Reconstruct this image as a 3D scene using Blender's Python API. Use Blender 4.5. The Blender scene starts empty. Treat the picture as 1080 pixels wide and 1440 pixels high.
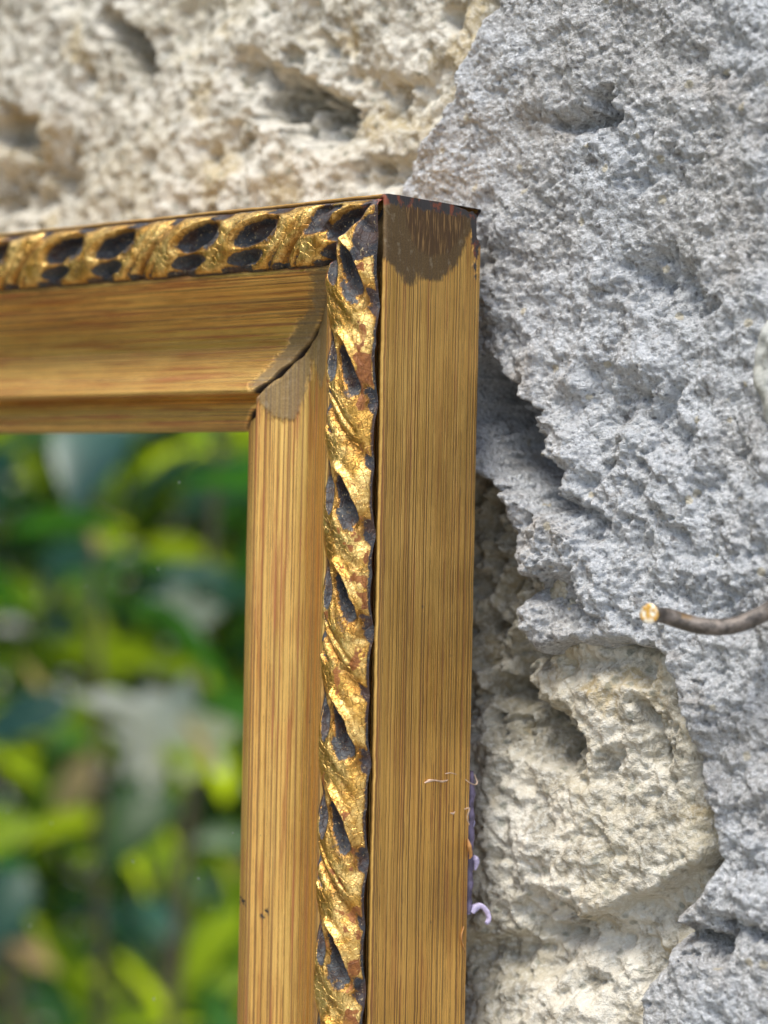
import bpy, math, random
import numpy as np
from mathutils import Matrix, Vector, Euler
S = bpy.context.scene
R_ = math.radians

# ---------------------------------------------------------------- camera
# local millimetres: x right along the wall, y into the wall, z up; origin = outer front corner of the mirror frame
YAW, PITCH, ROLL, CX, CY, CZ, FPX = 0.739439, -0.003702, 0.020106, 202.63, -221.24, -40.87, 3203.8
H0 = 1.5                                     # the frame corner hangs 1.5 m above the ground
Fv = np.array([-math.sin(YAW)*math.cos(PITCH), math.cos(YAW)*math.cos(PITCH), math.sin(PITCH)])
Rv = np.cross(Fv, [0, 0, 1.]); Rv /= np.linalg.norm(Rv); Uv = np.cross(Rv, Fv)
Rc = math.cos(ROLL)*Rv + math.sin(ROLL)*Uv; Uc = -math.sin(ROLL)*Rv + math.cos(ROLL)*Uv
CP = np.array([CX, CY, CZ])
def at(px, py, Y):
    r = Fv + Rc*(px-540)/FPX - Uc*(py-720)/FPX
    return CP + r*((Y-CP[1])/r[1])
def W(p): return (p[0]/1000, p[1]/1000, p[2]/1000+H0)
cd = bpy.data.cameras.new('camera'); cam = bpy.data.objects.new('camera', cd); S.collection.objects.link(cam)
cam.matrix_world = Matrix(((Rc[0], Uc[0], -Fv[0], CX/1000), (Rc[1], Uc[1], -Fv[1], CY/1000), (Rc[2], Uc[2], -Fv[2], CZ/1000+H0), (0, 0, 0, 1)))
cd.sensor_fit = 'VERTICAL'; cd.sensor_height = 36; cd.lens = FPX/1440*36
cd.clip_start = .01; cd.clip_end = 2000
cd.dof.use_dof = True; cd.dof.focus_distance = .305; cd.dof.aperture_fstop = cd.lens/5.2; cd.dof.aperture_blades = 0
S.camera = cam

# ---------------------------------------------------------------- light
SUN_EL, SUN_AZ = R_(62), R_(12)            # azimuth from -y (out of the wall) towards -x
sdir = Vector((math.sin(SUN_AZ)*math.cos(SUN_EL), -math.cos(SUN_AZ)*math.cos(SUN_EL), math.sin(SUN_EL)))
sl = bpy.data.lights.new('sun', 'SUN'); sl.energy = 1.5; sl.angle = R_(22); sl.color = (1, .95, .86)
so = bpy.data.objects.new('sun', sl); S.collection.objects.link(so); so.location = (-.8, -1.5, 4)
so.rotation_euler = sdir.to_track_quat('Z', 'Y').to_euler()
w = bpy.data.worlds.new('World'); S.world = w; w.use_nodes = True
wn = w.node_tree.nodes; sky = wn.new('ShaderNodeTexSky'); sky.sky_type = 'NISHITA'; sky.sun_disc = False
sky.sun_elevation = SUN_EL; sky.sun_rotation = math.pi - SUN_AZ if False else math.atan2(sdir.x, sdir.y)
sky.air_density = 1.0; sky.dust_density = 2.0; sky.ozone_density = 1.0
w.node_tree.links.new(sky.outputs[0], wn['Background'].inputs[0]); wn['Background'].inputs[1].default_value = .095
S.view_settings.view_transform = 'Standard'; S.view_settings.look = 'None'; S.view_settings.exposure = 1.45; S.view_settings.gamma = 1
S.render.engine = 'CYCLES'
S.cycles.max_bounces = 8; S.cycles.glossy_bounces = 5; S.cycles.diffuse_bounces = 4

# ---------------------------------------------------------------- helpers
def mesh_obj(name, verts, faces, mats=None, parent=None, attrs=None, smooth=True, quads=True, midx=None):
    me = bpy.data.meshes.new(name)
    V = np.asarray(verts, dtype=np.float32)
    if isinstance(faces, np.ndarray):
        n = faces.shape[0]; k = faces.shape[1]
        me.vertices.add(len(V)); me.vertices.foreach_set('co', V.ravel())
        me.loops.add(n*k); me.loops.foreach_set('vertex_index', faces.astype(np.int32).ravel())
        me.polygons.add(n); me.polygons.foreach_set('loop_start', np.arange(0, n*k, k, dtype=np.int32))
        me.polygons.foreach_set('loop_total', np.full(n, k, dtype=np.int32))
        me.update(calc_edges=True)
    else:
        me.from_pydata([tuple(v) for v in V], [], faces)
    me.polygons.foreach_set('use_smooth', np.full(len(me.polygons), smooth, dtype=bool))
    for k, a in (attrs or {}).items():
        a = np.asarray(a, dtype=np.float32)
        if a.ndim == 2:
            at_ = me.attributes.new(k, 'FLOAT_VECTOR', 'POINT'); at_.data.foreach_set('vector', a.ravel())
        else:
            at_ = me.attributes.new(k, 'FLOAT', 'POINT'); at_.data.foreach_set('value', a.ravel())
    for m in (mats if isinstance(mats, (list, tuple)) else [mats] if mats else []): me.materials.append(m)
    o = bpy.data.objects.new(name, me); S.collection.objects.link(o)
    if parent: o.parent = parent
    return o
def thing(name, label, cat, loc=(0, 0, 0), group=None):
    o = bpy.data.objects.new(name, None); S.collection.objects.link(o); o.location = loc
    o.empty_display_size = .02
    return tag(o, label, cat, group)
def tag(o, label=None, cat=None, group=None, kind=None):
    if label: o['label'] = label
    if cat: o['category'] = cat
    if group: o['group'] = group
    if kind: o['kind'] = kind
    return o
def grid_faces(nr, nc, keep=None):
    i = np.arange(nr-1)[:, None]*nc + np.arange(nc-1)[None]
    f = np.stack([i, i+1, i+nc+1, i+nc], -1)
    if keep is not None:
        kk = keep[:-1, :-1] | keep[1:, :-1] | keep[:-1, 1:] | keep[1:, 1:]
        return f[kk]
    return f.reshape(-1, 4)
def compact(V, F, attrs):
    u, inv = np.unique(F.ravel(), return_inverse=True)
    return V[u], inv.reshape(F.shape), {k: a[u] for k, a in attrs.items()}
# noise ------------------------------------------------------
def _h(i, j, s):
    n = (i.astype(np.int64)*374761393 + j.astype(np.int64)*668265263 + s*1442695041) & 0xffffffff
    n = ((n ^ (n >> 13))*1274126177) & 0xffffffff
    n = ((n ^ (n >> 16))*2246822519) & 0xffffffff
    return ((n ^ (n >> 15)) & 0xffffff)/16777216.0
def gn(x, y, s=0):
    i, j = np.floor(x), np.floor(y); fx, fy = x-i, y-j
    u = fx*fx*fx*(fx*(fx*6-15)+10); v = fy*fy*fy*(fy*(fy*6-15)+10)
    def g(a, b):
        an = _h(i+a, j+b, s)*2*math.pi
        return np.cos(an)*(fx-a) + np.sin(an)*(fy-b)
    a = g(0, 0); b = g(1, 0); c = g(0, 1); d = g(1, 1)
    return 1.5*((a+(b-a)*u)*(1-v) + (c+(d-c)*u)*v)
def fbm(x, y, scale, octv=4, s=0, gain=.5, billow=False):
    t = 0; a = 1; n = 0
    for k in range(octv):
        v = gn(x/scale*2**k + 17.3*k, y/scale*2**k - 9.1*k, s+k)
        t = t + a*(np.abs(v)*2-.6 if billow else v); n += a; a *= gain
    return t/n
def wor(x, y, cell, s=0):
    x = x/cell; y = y/cell; i, j = np.floor(x), np.floor(y); best = np.full(x.shape, 9.)
    for a in (-1, 0, 1):
        for b in (-1, 0, 1):
            px = i+a+_h(i+a, j+b, s); py = j+b+_h(i+a, j+b, s+77)
            best = np.minimum(best, (px-x)**2+(py-y)**2)
    return np.sqrt(best)
def sst(a, b, x):
    t = np.clip((x-a)/(b-a), 0, 1); return t*t*(3-2*t)
def sdf_poly(x, y, P):            # positive inside
    d = np.full(x.shape, 1e9); ins = np.zeros(x.shape, bool); n = len(P)
    for k in range(n):
        ax, ay = P[k]; bx, by = P[(k+1) % n]
        ex, ey = bx-ax, by-ay; wx, wy = x-ax, y-ay
        t = np.clip((wx*ex+wy*ey)/(ex*ex+ey*ey+1e-12), 0, 1)
        d = np.minimum(d, (wx-ex*t)**2+(wy-ey*t)**2)
        c = ((ay <= y) & (by > y)) | ((by <= y) & (ay > y))
        if abs(by-ay) > 1e-12: ins ^= c & (x < ax+(y-ay)/(by-ay)*ex)
    d = np.sqrt(d); return np.where(ins, d, -d)
def capsule(x, y, a, b):
    ex, ey = b[0]-a[0], b[1]-a[1]; wx, wy = x-a[0], y-a[1]
    t = np.clip((wx*ex+wy*ey)/(ex*ex+ey*ey+1e-9), 0, 1)
    return np.sqrt((wx-ex*t)**2+(wy-ey*t)**2), t
# node helper ------------------------------------------------
class NT:
    def __init__(s, name):
        s.m = bpy.data.materials.new(name); s.m.use_nodes = True; s.t = s.m.node_tree; s.n = s.t.nodes
        s.b = s.n['Principled BSDF']; s.out = s.n['Material Output']
    def new(s, ty, **kw):
        n = s.n.new(ty)
        for k, v in kw.items(): setattr(n, k, v)
        return n
    def put(s, sock, v):
        if isinstance(v, bpy.types.NodeSocket): s.t.links.new(v, sock)
        elif isinstance(v, (tuple, list)) and len(v) == 3 and sock.type == 'RGBA': sock.default_value = (*v, 1)
        else: sock.default_value = v
    def math(s, op, a, b=None, c=None):
        n = s.new('ShaderNodeMath', operation=op)
        for i, v in enumerate((a, b, c)):
            if v is not None: s.put(n.inputs[i], v)
        return n.outputs[0]
    def mix(s, f, a, b):
        n = s.new('ShaderNodeMix', data_type='RGBA'); s.put(n.inputs[0], f); s.put(n.inputs[6], a); s.put(n.inputs[7], b); return n.outputs[2]
    def mixf(s, f, a, b):
        n = s.new('ShaderNodeMix', data_type='FLOAT'); s.put(n.inputs[0], f); s.put(n.inputs[2], a); s.put(n.inputs[3], b); return n.outputs[0]
    def ramp(s, v, a, b, to=(0, 1)):
        n = s.new('ShaderNodeMapRange'); n.interpolation_type = 'SMOOTHSTEP' if a < b else 'LINEAR'
        s.put(n.inputs[0], v); n.inputs[1].default_value = a; n.inputs[2].default_value = b
        n.inputs[3].default_value = to[0]; n.inputs[4].default_value = to[1]; return n.outputs[0]
    def attr(s, name, out='Fac'):
        return s.new('ShaderNodeAttribute', attribute_name=name).outputs[out]
    def pos(s): return s.new('ShaderNodeTexCoord').outputs['Object']
    def scale(s, v, sc):
        n = s.new('ShaderNodeVectorMath', operation='MULTIPLY'); s.put(n.inputs[0], v); n.inputs[1].default_value = sc; return n.outputs[0]
    def noise(s, v, sc, det=4, rough=.55, dist=0, out=0):
        n = s.new('ShaderNodeTexNoise'); s.put(n.inputs['Vector'], v); n.inputs['Scale'].default_value = sc
        n.inputs['Detail'].default_value = det; n.inputs['Roughness'].default_value = rough; n.inputs['Distortion'].default_value = dist
        return n.outputs[out]
    def voro(s, v, sc, feat='F1', rnd=1):
        n = s.new('ShaderNodeTexVoronoi', feature=feat); s.put(n.inputs['Vector'], v); n.inputs['Scale'].default_value = sc
        n.inputs['Randomness'].default_value = rnd; return n.outputs[0]
    def bump(s, h, dist, strength=1, nrm=None):
        n = s.new('ShaderNodeBump'); s.put(n.inputs['Height'], h); n.inputs['Distance'].default_value = dist
        s.put(n.inputs['Strength'], strength)
        if nrm: s.put(n.inputs['Normal'], nrm)
        return n.outputs[0]
    def set(s, **kw):
        for k, v in kw.items(): s.put(s.b.inputs[k.replace('_', ' ')], v)
        return s.m

# ---------------------------------------------------------------- materials
def mat_cream():
    t = NT('cream_tuff'); p = t.pos()
    big = t.noise(p, 45, 4); mid = t.noise(p, 220, 5, .6, .3); fine = t.noise(p, 1100, 4, .65)
    c = t.mix(t.ramp(big, .4, .62), (.59, .56, .48), (.43, .39, .29))
    c = t.mix(t.math('MULTIPLY', t.ramp(mid, .48, .62), .85), c, (.25, .23, .18))
    och = t.noise(p, 70, 3, .5, .5)
    c = t.mix(t.math('MULTIPLY', t.ramp(och, .55, .68), .7), c, (.40, .31, .15))
    c = t.mix(t.math('MULTIPLY', t.ramp(fine, .44, .66), .45), c, (.74, .74, .69))
    gr = t.voro(t.scale(p, (1, 1, 1)), 330); c = t.mix(t.math('MULTIPLY', t.ramp(t.math('ADD', gr, t.math('MULTIPLY', mid, .35)), .40, .30), .6), c, (.17, .18, .14))
    h = t.math('ADD', t.math('MULTIPLY', fine, .6), t.math('MULTIPLY', t.noise(p, 3000, 3), .25))
    return t.set(Base_Color=c, Roughness=.92, Normal=t.bump(h, .0010, 1.))
def mat_grey():
    t = NT('grey_mortar'); p = t.pos()
    big = t.noise(p, 38, 4); mid = t.noise(p, 330, 6, .68, .4); fine = t.noise(p, 1500, 5, .7)
    c = t.mix(t.ramp(big, .42, .62), (.64, .67, .70), (.57, .565, .55))
    c = t.mix(t.ramp(mid, .54, .66), c, (.36, .355, .35))
    c = t.mix(t.math('MULTIPLY', t.ramp(fine, .48, .66), .85), c, (.90, .92, .94)); c = t.mix(t.math('MULTIPLY', t.ramp(fine, .43, .34), .85), c, (.20, .20, .21))
    br = t.noise(p, 85, 4, .6, .4); c = t.mix(t.math('MULTIPLY', t.ramp(br, .56, .70), .45), c, (.42, .37, .31))
    gr = t.voro(p, 650); c = t.mix(t.math('MULTIPLY', t.ramp(gr, .26, .14), .5), c, (.12, .12, .13))
    g2 = t.voro(p, 180); c = t.mix(t.math('MULTIPLY', t.ramp(g2, .13, .09), .8), c, (.66, .60, .45))
    h = t.math('ADD', t.math('MULTIPLY', fine, .7), t.math('MULTIPLY', t.noise(p, 4200, 3, .6), .25))
    h = t.math('ADD', h, t.math('MULTIPLY', t.voro(p, 1300), -.35))
    return t.set(Base_Color=c, Roughness=.95, Normal=t.bump(h, .0019, 1.0))
def mat_pale():
    t = NT('pale_smooth_stone'); p = t.pos()
    c = t.mix(t.ramp(t.noise(p, 300, 5), .4, .65), (.44, .45, .42), (.34, .34, .30))
    return t.set(Base_Color=c, Roughness=.85, Normal=t.bump(t.noise(p, 900, 5), .0004, .7))
GOLD, GOLD2, BOLE, DARK = (.80, .50, .155), (.40, .225, .06), (.24, .055, .015), (.020, .024, .033)
def mat_combed(name, side):
    """gold paint combed into fine lines along the moulding; attr rc = (across, along, -) in mm; patch / patch2 = distance fields in mm"""
    t = NT(name); rc = t.attr('rc', 'Vector'); p = t.pos()
    l1 = t.noise(t.scale(rc, (3.6, .0035, 1)), 1, 1, .5); l2 = t.noise(t.scale(rc, (7.5, .02, 1)), 1, 2, .6); l3 = t.noise(t.scale(rc, (1.1, .012, 3)), 1, 3, .6)
    wear = t.noise(t.scale(rc, (.16, .05, 1)), 1, 4, .6); speck = t.noise(t.scale(rc, (4.5, 1.1, 1)), 1, 4, .7)
    grime = t.noise(p, 2600, 4, .7)
    brk = t.noise(t.scale(rc, (3.0, .22, 1)), 1, 3, .65)
    lines = t.ramp(t.math('ADD', t.math('ADD', l1, t.math('MULTIPLY', t.math('SUBTRACT', wear, .5), .16)), t.math('MULTIPLY', t.math('SUBTRACT', brk, .5), .20)), .545, .585)
    lines2 = t.math('MAXIMUM', t.math('MULTIPLY', t.ramp(t.math('ADD', l2, t.math('MULTIPLY', t.math('SUBTRACT', brk, .5), .2)), .53, .60), .62), t.math('MULTIPLY', t.ramp(l3, .45, .7), .22))
    if not side: lines = t.math('MAXIMUM', lines, t.ramp(t.noise(t.scale(rc, (2.2, .006, 5)), 1, 2, .6), .56, .60))
    c = t.mix(t.ramp(wear, .35, .7), (.90, .55, .16) if side else (1.0, .64, .20), (.76, .44, .115) if side else (.90, .52, .15))
    c = t.mix(lines2, c, GOLD2)
    c = t.mix(t.math('MULTIPLY', lines, .85), c, (.15, .07, .02))
    red = t.noise(t.scale(rc, (.8, .035, 1)), 1.3, 4, .6)
    redm = t.math('MULTIPLY', t.ramp(red, .50, .64), .3 if side else .55); c = t.mix(redm, c, (.40, .12, .05))
    sp = t.ramp(speck, .64, .72); c = t.mix(t.math('MULTIPLY', sp, .85), c, (.09, .045, .018))
    ds = t.noise(p, 190, 2, .5); dm = t.math('MULTIPLY', t.ramp(ds, .72, .76), t.ramp(t.noise(p, 1500, 3), .45, .55))
    c = t.mix(dm, c, (.04, .04, .045))
    met = t.math('SUBTRACT', .86, t.math('MULTIPLY', t.math('MAXIMUM', lines, sp), .6))
    rough = t.mixf(lines, t.mixf(t.ramp(grime, .3, .7), .32, .46), .65)
    h = t.math('ADD', t.math('MULTIPLY', l1, -1), t.math('MULTIPLY', l2, -.4)); h = t.math('ADD', h, t.math('MULTIPLY', grime, .10))
    # smeared repair putty
    pt = t.attr('patch'); pt = t.math('ADD', pt, t.math('MULTIPLY', t.math('SUBTRACT', t.noise(t.scale(rc, (.28, .28, 1)), 1, 3, .5), .5), 4.0 if side else 2.0)); e = t.math('ADD', pt, t.math('MULTIPLY', t.math('SUBTRACT', t.noise(t.scale(rc, (1.6, .7, 1)), 1, 4, .6), .5), 1.8 if side else 2.4)); e = t.math('ADD', e, t.math('MULTIPLY', t.math('SUBTRACT', t.noise(t.scale(rc, (4, .6, 1)), 1, 3, .6), .5), 1.2))
    pm = t.math('MULTIPLY', t.ramp(e, -.6, .6), .95 if side else .84)
    pc = t.mix(t.ramp(t.noise(p, 4500, 3), .35, .68), (.13, .085, .040) if side else (.21, .155, .08), (.085, .055, .027) if side else (.12, .085, .042))
    pc = t.mix(t.math('MULTIPLY', t.ramp(t.noise(p, 900, 4), .55, .7), .4), pc, (.34, .29, .20))
    if side:
        e2 = t.math('ADD', t.attr('patch2'), t.math('MULTIPLY', t.math('SUBTRACT', t.noise(t.scale(rc, (2.2, .5, 1)), 1, 5, .7), .5), 3.2))
        m2 = t.ramp(e2, -.2, .5); streak = t.ramp(t.noise(t.scale(rc, (3.5, .25, 1)), 1, 3), .50, .66)
        pc = t.mix(m2, pc, t.mix(t.math('MULTIPLY', streak, .75), (.07, .038, .02), (.36, .21, .08)))
        e3 = t.math('ADD', t.attr('patch3'), t.math('MULTIPLY', t.math('SUBTRACT', t.noise(t.scale(rc, (1.5, .6, 1)), 1, 5, .7), .5), 3))
        m3 = t.ramp(e3, 0, .35); pc = t.mix(m3, pc, t.mix(t.ramp(t.noise(p, 700, 4), .50, .62), (.060, .055, .055), (.26, .08, .045)))
        pm = t.math('MAXIMUM', pm, m3)
    c = t.mix(pm, c, pc); met = t.math('MULTIPLY', met, t.mixf(pm, 1, .45)); rough = t.mixf(pm, rough, .6)
    h = t.mixf(pm, h, t.math('ADD', .2, t.math('MULTIPLY', t.noise(p, 3500, 4), .2)))
    j = t.ramp(t.attr('joint'), .04, .3); c = t.mix(j, c, (.025, .014, .008)); met = t.math('MULTIPLY', met, t.math('SUBTRACT', 1, j))  # walls of the open mitre painted dark, as shade inside the gap
    return t.set(Base_Color=c, Metallic=met, Roughness=rough, Normal=t.bump(h, .0002, .9))
def mat_rope():
    t = NT('burnished_gilding'); p = t.pos(); rec = t.attr('rec'); skylit_worn = t.attr('skylit_worn')
    n1 = t.noise(p, 700, 5, .7, .4); n2 = t.noise(p, 2600, 4, .7, .6); n3 = t.noise(p, 260, 4, .6, .6)
    gl = t.mix(t.ramp(n3, .38, .62), (.98, .67, .24), (.66, .37, .085))
    gl = t.mix(t.math('MULTIPLY', t.ramp(t.math('ADD', t.math('MULTIPLY', n2, .5), t.math('MULTIPLY', n1, .5)), .50, .60), .7), gl, (.32, .15, .035))
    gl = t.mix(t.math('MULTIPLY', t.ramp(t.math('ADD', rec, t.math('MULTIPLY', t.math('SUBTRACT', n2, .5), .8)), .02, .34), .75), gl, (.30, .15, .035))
    gl = t.mix(t.math('MULTIPLY', t.ramp(t.attr('crest'), .45, -.1), .7), gl, (.32, .15, .035))  # valleys browned: relief shading put into the gold colour
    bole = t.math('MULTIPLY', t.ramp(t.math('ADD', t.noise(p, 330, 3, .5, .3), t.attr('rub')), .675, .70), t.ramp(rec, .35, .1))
    bc = t.mix(t.ramp(n1, .4, .6), (.33, .125, .03), (.22, .075, .018))
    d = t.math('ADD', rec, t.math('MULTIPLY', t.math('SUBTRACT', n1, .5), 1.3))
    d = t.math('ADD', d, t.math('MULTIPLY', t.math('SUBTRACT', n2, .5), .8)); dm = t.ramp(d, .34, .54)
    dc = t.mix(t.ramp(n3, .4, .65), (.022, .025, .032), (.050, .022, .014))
    dc = t.mix(t.math('MULTIPLY', t.ramp(n1, .36, .62), t.ramp(skylit_worn, .1, .9)), dc, (.06, .065, .07))  # grey in the hollows: skylight painted in, plus worn seams
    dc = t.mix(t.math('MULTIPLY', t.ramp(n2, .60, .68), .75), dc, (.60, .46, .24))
    seam = t.attr('seam'); sm = t.ramp(t.math('ADD', seam, t.math('MULTIPLY', t.math('SUBTRACT', n1, .5), 1.8)), .95, .55)
    sc = t.mix(t.ramp(t.noise(p, 500, 3, .5, .5), .54, .6), t.mix(t.ramp(n1, .4, .6), (.10, .085, .09), (.045, .03, .03)), (.42, .10, .05))
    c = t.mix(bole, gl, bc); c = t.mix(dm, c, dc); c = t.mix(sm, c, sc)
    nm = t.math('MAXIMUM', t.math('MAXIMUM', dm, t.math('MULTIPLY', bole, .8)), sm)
    cr = t.voro(p, 900, 'DISTANCE_TO_EDGE'); crack = t.ramp(cr, .035, .0)
    c = t.mix(t.math('MULTIPLY', crack, .35), c, (.12, .05, .02))
    h = t.math('ADD', t.math('MULTIPLY', n2, .5), t.math('MULTIPLY', n1, .8)); h = t.math('SUBTRACT', h, t.math('MULTIPLY', crack, .3))
    h = t.math('ADD', h, t.math('MULTIPLY', t.noise(p, 7000, 2), .25))
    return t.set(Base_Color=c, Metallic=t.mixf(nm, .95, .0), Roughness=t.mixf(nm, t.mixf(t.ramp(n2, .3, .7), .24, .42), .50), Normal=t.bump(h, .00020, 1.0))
def mat_simple(name, col, rough=.6, met=0, nsc=600, nd=.0002, var=.25, **kw):
    t = NT(name); p = t.pos(); n = t.noise(p, nsc, 4)
    c = t.mix(t.ramp(n, .35, .65), tuple(x*(1-var) for x in col), tuple(min(1, x*(1+var)) for x in col))
    return t.set(Base_Color=c, Roughness=rough, Metallic=met, Normal=t.bump(n, nd, .5), **kw)
def mat_mirror():
    t = NT('mirror_glass'); p = t.pos()
    v = t.voro(t.scale(p, (1, 1, .7)), 250); ms = t.noise(p, 60, 2)
    m = t.math('MULTIPLY', t.ramp(t.math('ADD', v, t.math('MULTIPLY', t.noise(p, 2500, 2), .06)), .075, .05), t.ramp(ms, .42, .55))
    haze = t.math('MULTIPLY', t.noise(p, 150, 4), .006)
    return t.set(Base_Color=t.mix(t.math('MULTIPLY', m, .8), (.84, .88, .85), (.85, .85, .82)), Metallic=t.math('SUBTRACT', 1, t.math('ADD', t.math('MULTIPLY', m, .4), haze)),
                 Roughness=t.math('MULTIPLY', m, .5))
def mat_leaf(name, c1, c2, rough, trans):
    t = NT(name); p = t.pos(); ri = t.new('ShaderNodeObjectInfo').outputs['Random']
    n = t.noise(p, 60, 3)
    c = t.mix(t.ramp(t.math('ADD', t.math('MULTIPLY', n, .4), t.math('MULTIPLY', ri, .6)), .2, .8), c1, c2)
    t.set(Base_Color=c, Roughness=rough, Normal=t.bump(n, .001, .3)); t.b.inputs['Specular IOR Level'].default_value = .32
    tr = t.new('ShaderNodeBsdfTranslucent'); t.put(tr.inputs[0], t.mix(.5, c, tuple(min(1, x*2.2) for x in c2)))
    mx = t.new('ShaderNodeMixShader'); mx.inputs[0].default_value = trans
    t.t.links.new(t.b.outputs[0], mx.inputs[1]); t.t.links.new(tr.outputs[0], mx.inputs[2]); t.t.links.new(mx.outputs[0], t.out.inputs[0])
    return t.m
M_cream, M_grey, M_pale = mat_cream(), mat_grey(), mat_pale()
M_side, M_cove, M_rope = mat_combed('combed_gold_side', True), mat_combed('combed_gold_cove', False), mat_rope()
M_mirror = mat_mirror()

# ---------------------------------------------------------------- the wall
gy = 30.0                                     # nominal wall face (mm)
def PX(pts): return [(lambda q: (q[0], q[2]))(at(x, y, 28)) for x, y in pts]
POLY_M = PX([(760, -1500), (700, -420), (716, -150), (716, 0), (690, 50), (664, 92), (655, 140), (612, 200), (583, 255), (560, 330), (600, 480), (640, 620), (680, 688), (706, 702),
             (722, 760), (747, 830), (724, 884), (765, 928), (850, 925), (905, 916), (944, 928), (958, 1000), (984, 1080), (1000, 1150),
             (1014, 1205), (985, 1245), (955, 1285), (944, 1335), (912, 1385), (925, 1440), (895, 1640), (880, 2600), (3500, 2600), (3500, -1500)])
POLY_A = PX([(-1000, -260), (-700, -480), (-300, -560), (150, -520), (520, -450), (680, -300), (712, -100), (720, 0), (700, 60), (690, 130), (650, 220), (640, 330), (600, 420), (100, 620), (-500, 600), (-900, 480), (-1120, 120)])
POLY_B = PX([(500, 640), (600, 600), (690, 640), (790, 720), (830, 850), (880, 900), (1000, 900), (1000, 1030), (1012, 1110), (1012, 1190), (1000, 1300), (990, 1560), (900, 2100), (440, 2100), (470, 1290)])
LEDGE = PX([(600, 1330), (700, 1308), (780, 1296), (860, 1268), (930, 1240), (1015, 1188), (1100, 1130)])
POLY_D = PX([(1063, 520), (1068, 470), (1082, 440), (1180, 380), (1500, 420), (1500, 660), (1200, 700), (1090, 650), (1070, 600)])
def dents(x, z, lst):
    o = 0
    wx = x+fbm(x, z, 6, 5, 91, gain=.65)*3.2; wz = z+fbm(x, z, 6, 5, 92, gain=.65)*3.2; md = .75+.7*fbm(x, z, 3, 3, 93)
    for (x1, y1, x2, y2, r, dp, sh) in lst:
        a, b = at(x1, y1, 28), at(x2, y2, 28); d, t = capsule(wx, wz, (a[0], a[2]), (b[0], b[2]))
        o = o + md*dp*np.clip(1-d/r, 0, 1)**sh
    return o
D_M = [(838, 182, 884, 168, 3.4, 4, .9), (868, 160, 886, 180, 2.6, 5, .7), (880, 140, 888, 190, 2, 4, .8), (925, 395, 975, 405, 5, 6, .8), (700, 380, 715, 390, 3, 2.5, 1), (700, 470, 740, 490, 4, 2, 1), (692, 545, 738, 615, 5.2, 22, .8),
       (722, 636, 782, 686, 3.8, 19, .8), (790, 700, 860, 742, 2.4, 6, .8), (780, 825, 835, 862, 3, 7, .9), (870, 560, 950, 575, 5, 3.5, 1), (840, 672, 930, 650, 1.6, 2, 1), (985, 1312, 1035, 1325, 2.2, 8, .7),
       (1000, 1300, 1100, 1312, 2, 2.5, 1), (995, 1160, 1010, 1225, 3, 4, 1), (1015, 1010, 1060, 1000, 2, 1.5, 1), (900, 250, 915, 262, 1.2, 2, .8), (1005, 430, 1020, 432, 1.5, 2.5, .8), (915, 690, 985, 770, 1.8, 1.5, 1), (1020, 700, 1060, 640, 3, 2, 1),
       (930, 255, 930, 256, 1.4, 2, .8), (1045, 870, 1079, 878, 2, 3, .8), (560, 420, 700, 600, 6, 3, 1), (1000, 90, 1050, 80, 5, 1.2, 1), (960, 610, 985, 625, 2.5, 3, .9)]
D_A = [(158, 28, 180, 60, 3.0, 14, .6), (180, 60, 203, 96, 3.2, 16, .6), (345, 95, 400, 140, 4, 7, .8), (400, 140, 472, 172, 4.6, 17, .7), (0, 178, 36, 190, 4.2, 17, .7), (-40, 300, 75, 262, 9, 6, .8),
       (440, 50, 540, 140, 7, 3, 1), (520, 250, 575, 238, 3, 6, .7), (408, 82, 420, 86, 2, 4, .7), (630, 25, 640, 30, 2.2, 4, .8), (300, 220, 360, 200, 5, 2.5, 1), (60, 250, 80, 240, 2.5, 6, .8), (120, 110, 128, 112, 2.5, 3, .8),
       (560, 150, 620, 120, 4, 3, 1), (250, 60, 290, 20, 5, 1.5, 1)]
D_B = [(755, 1282, 790, 1296, 3.6, 6, .8), (690, 1345, 760, 1335, 5, 4, .9), (850, 1330, 900, 1345, 4, 3, 1), (790, 1400, 830, 1385, 3, 2, 1), (900, 1390, 940, 1440, 4, 3, 1), (640, 985, 700, 975, 6, 6, .8), (700, 985, 790, 1046, 5, 14, .75), (905, 1005, 935, 1055, 2.6, 4, .7), (680, 700, 705, 880, 10, 8, .6), (660, 900, 700, 930, 5, 3, 1), (860, 1068, 870, 1070, 1.6, 2.5, .8),
       (800, 1090, 815, 1096, 1.5, 2, .8), (900, 935, 930, 945, 2, 2, 1), (760, 925, 900, 925, 4, 3, 1), (920, 1120, 923, 1123, 1.3, 2, .8), (830, 1165, 850, 1172, 1.8, 2, .8), (690, 1210, 760, 1230, 3, 1.6, 1), (730, 1100, 780, 1130, 5, 1.2, 1)]
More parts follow.
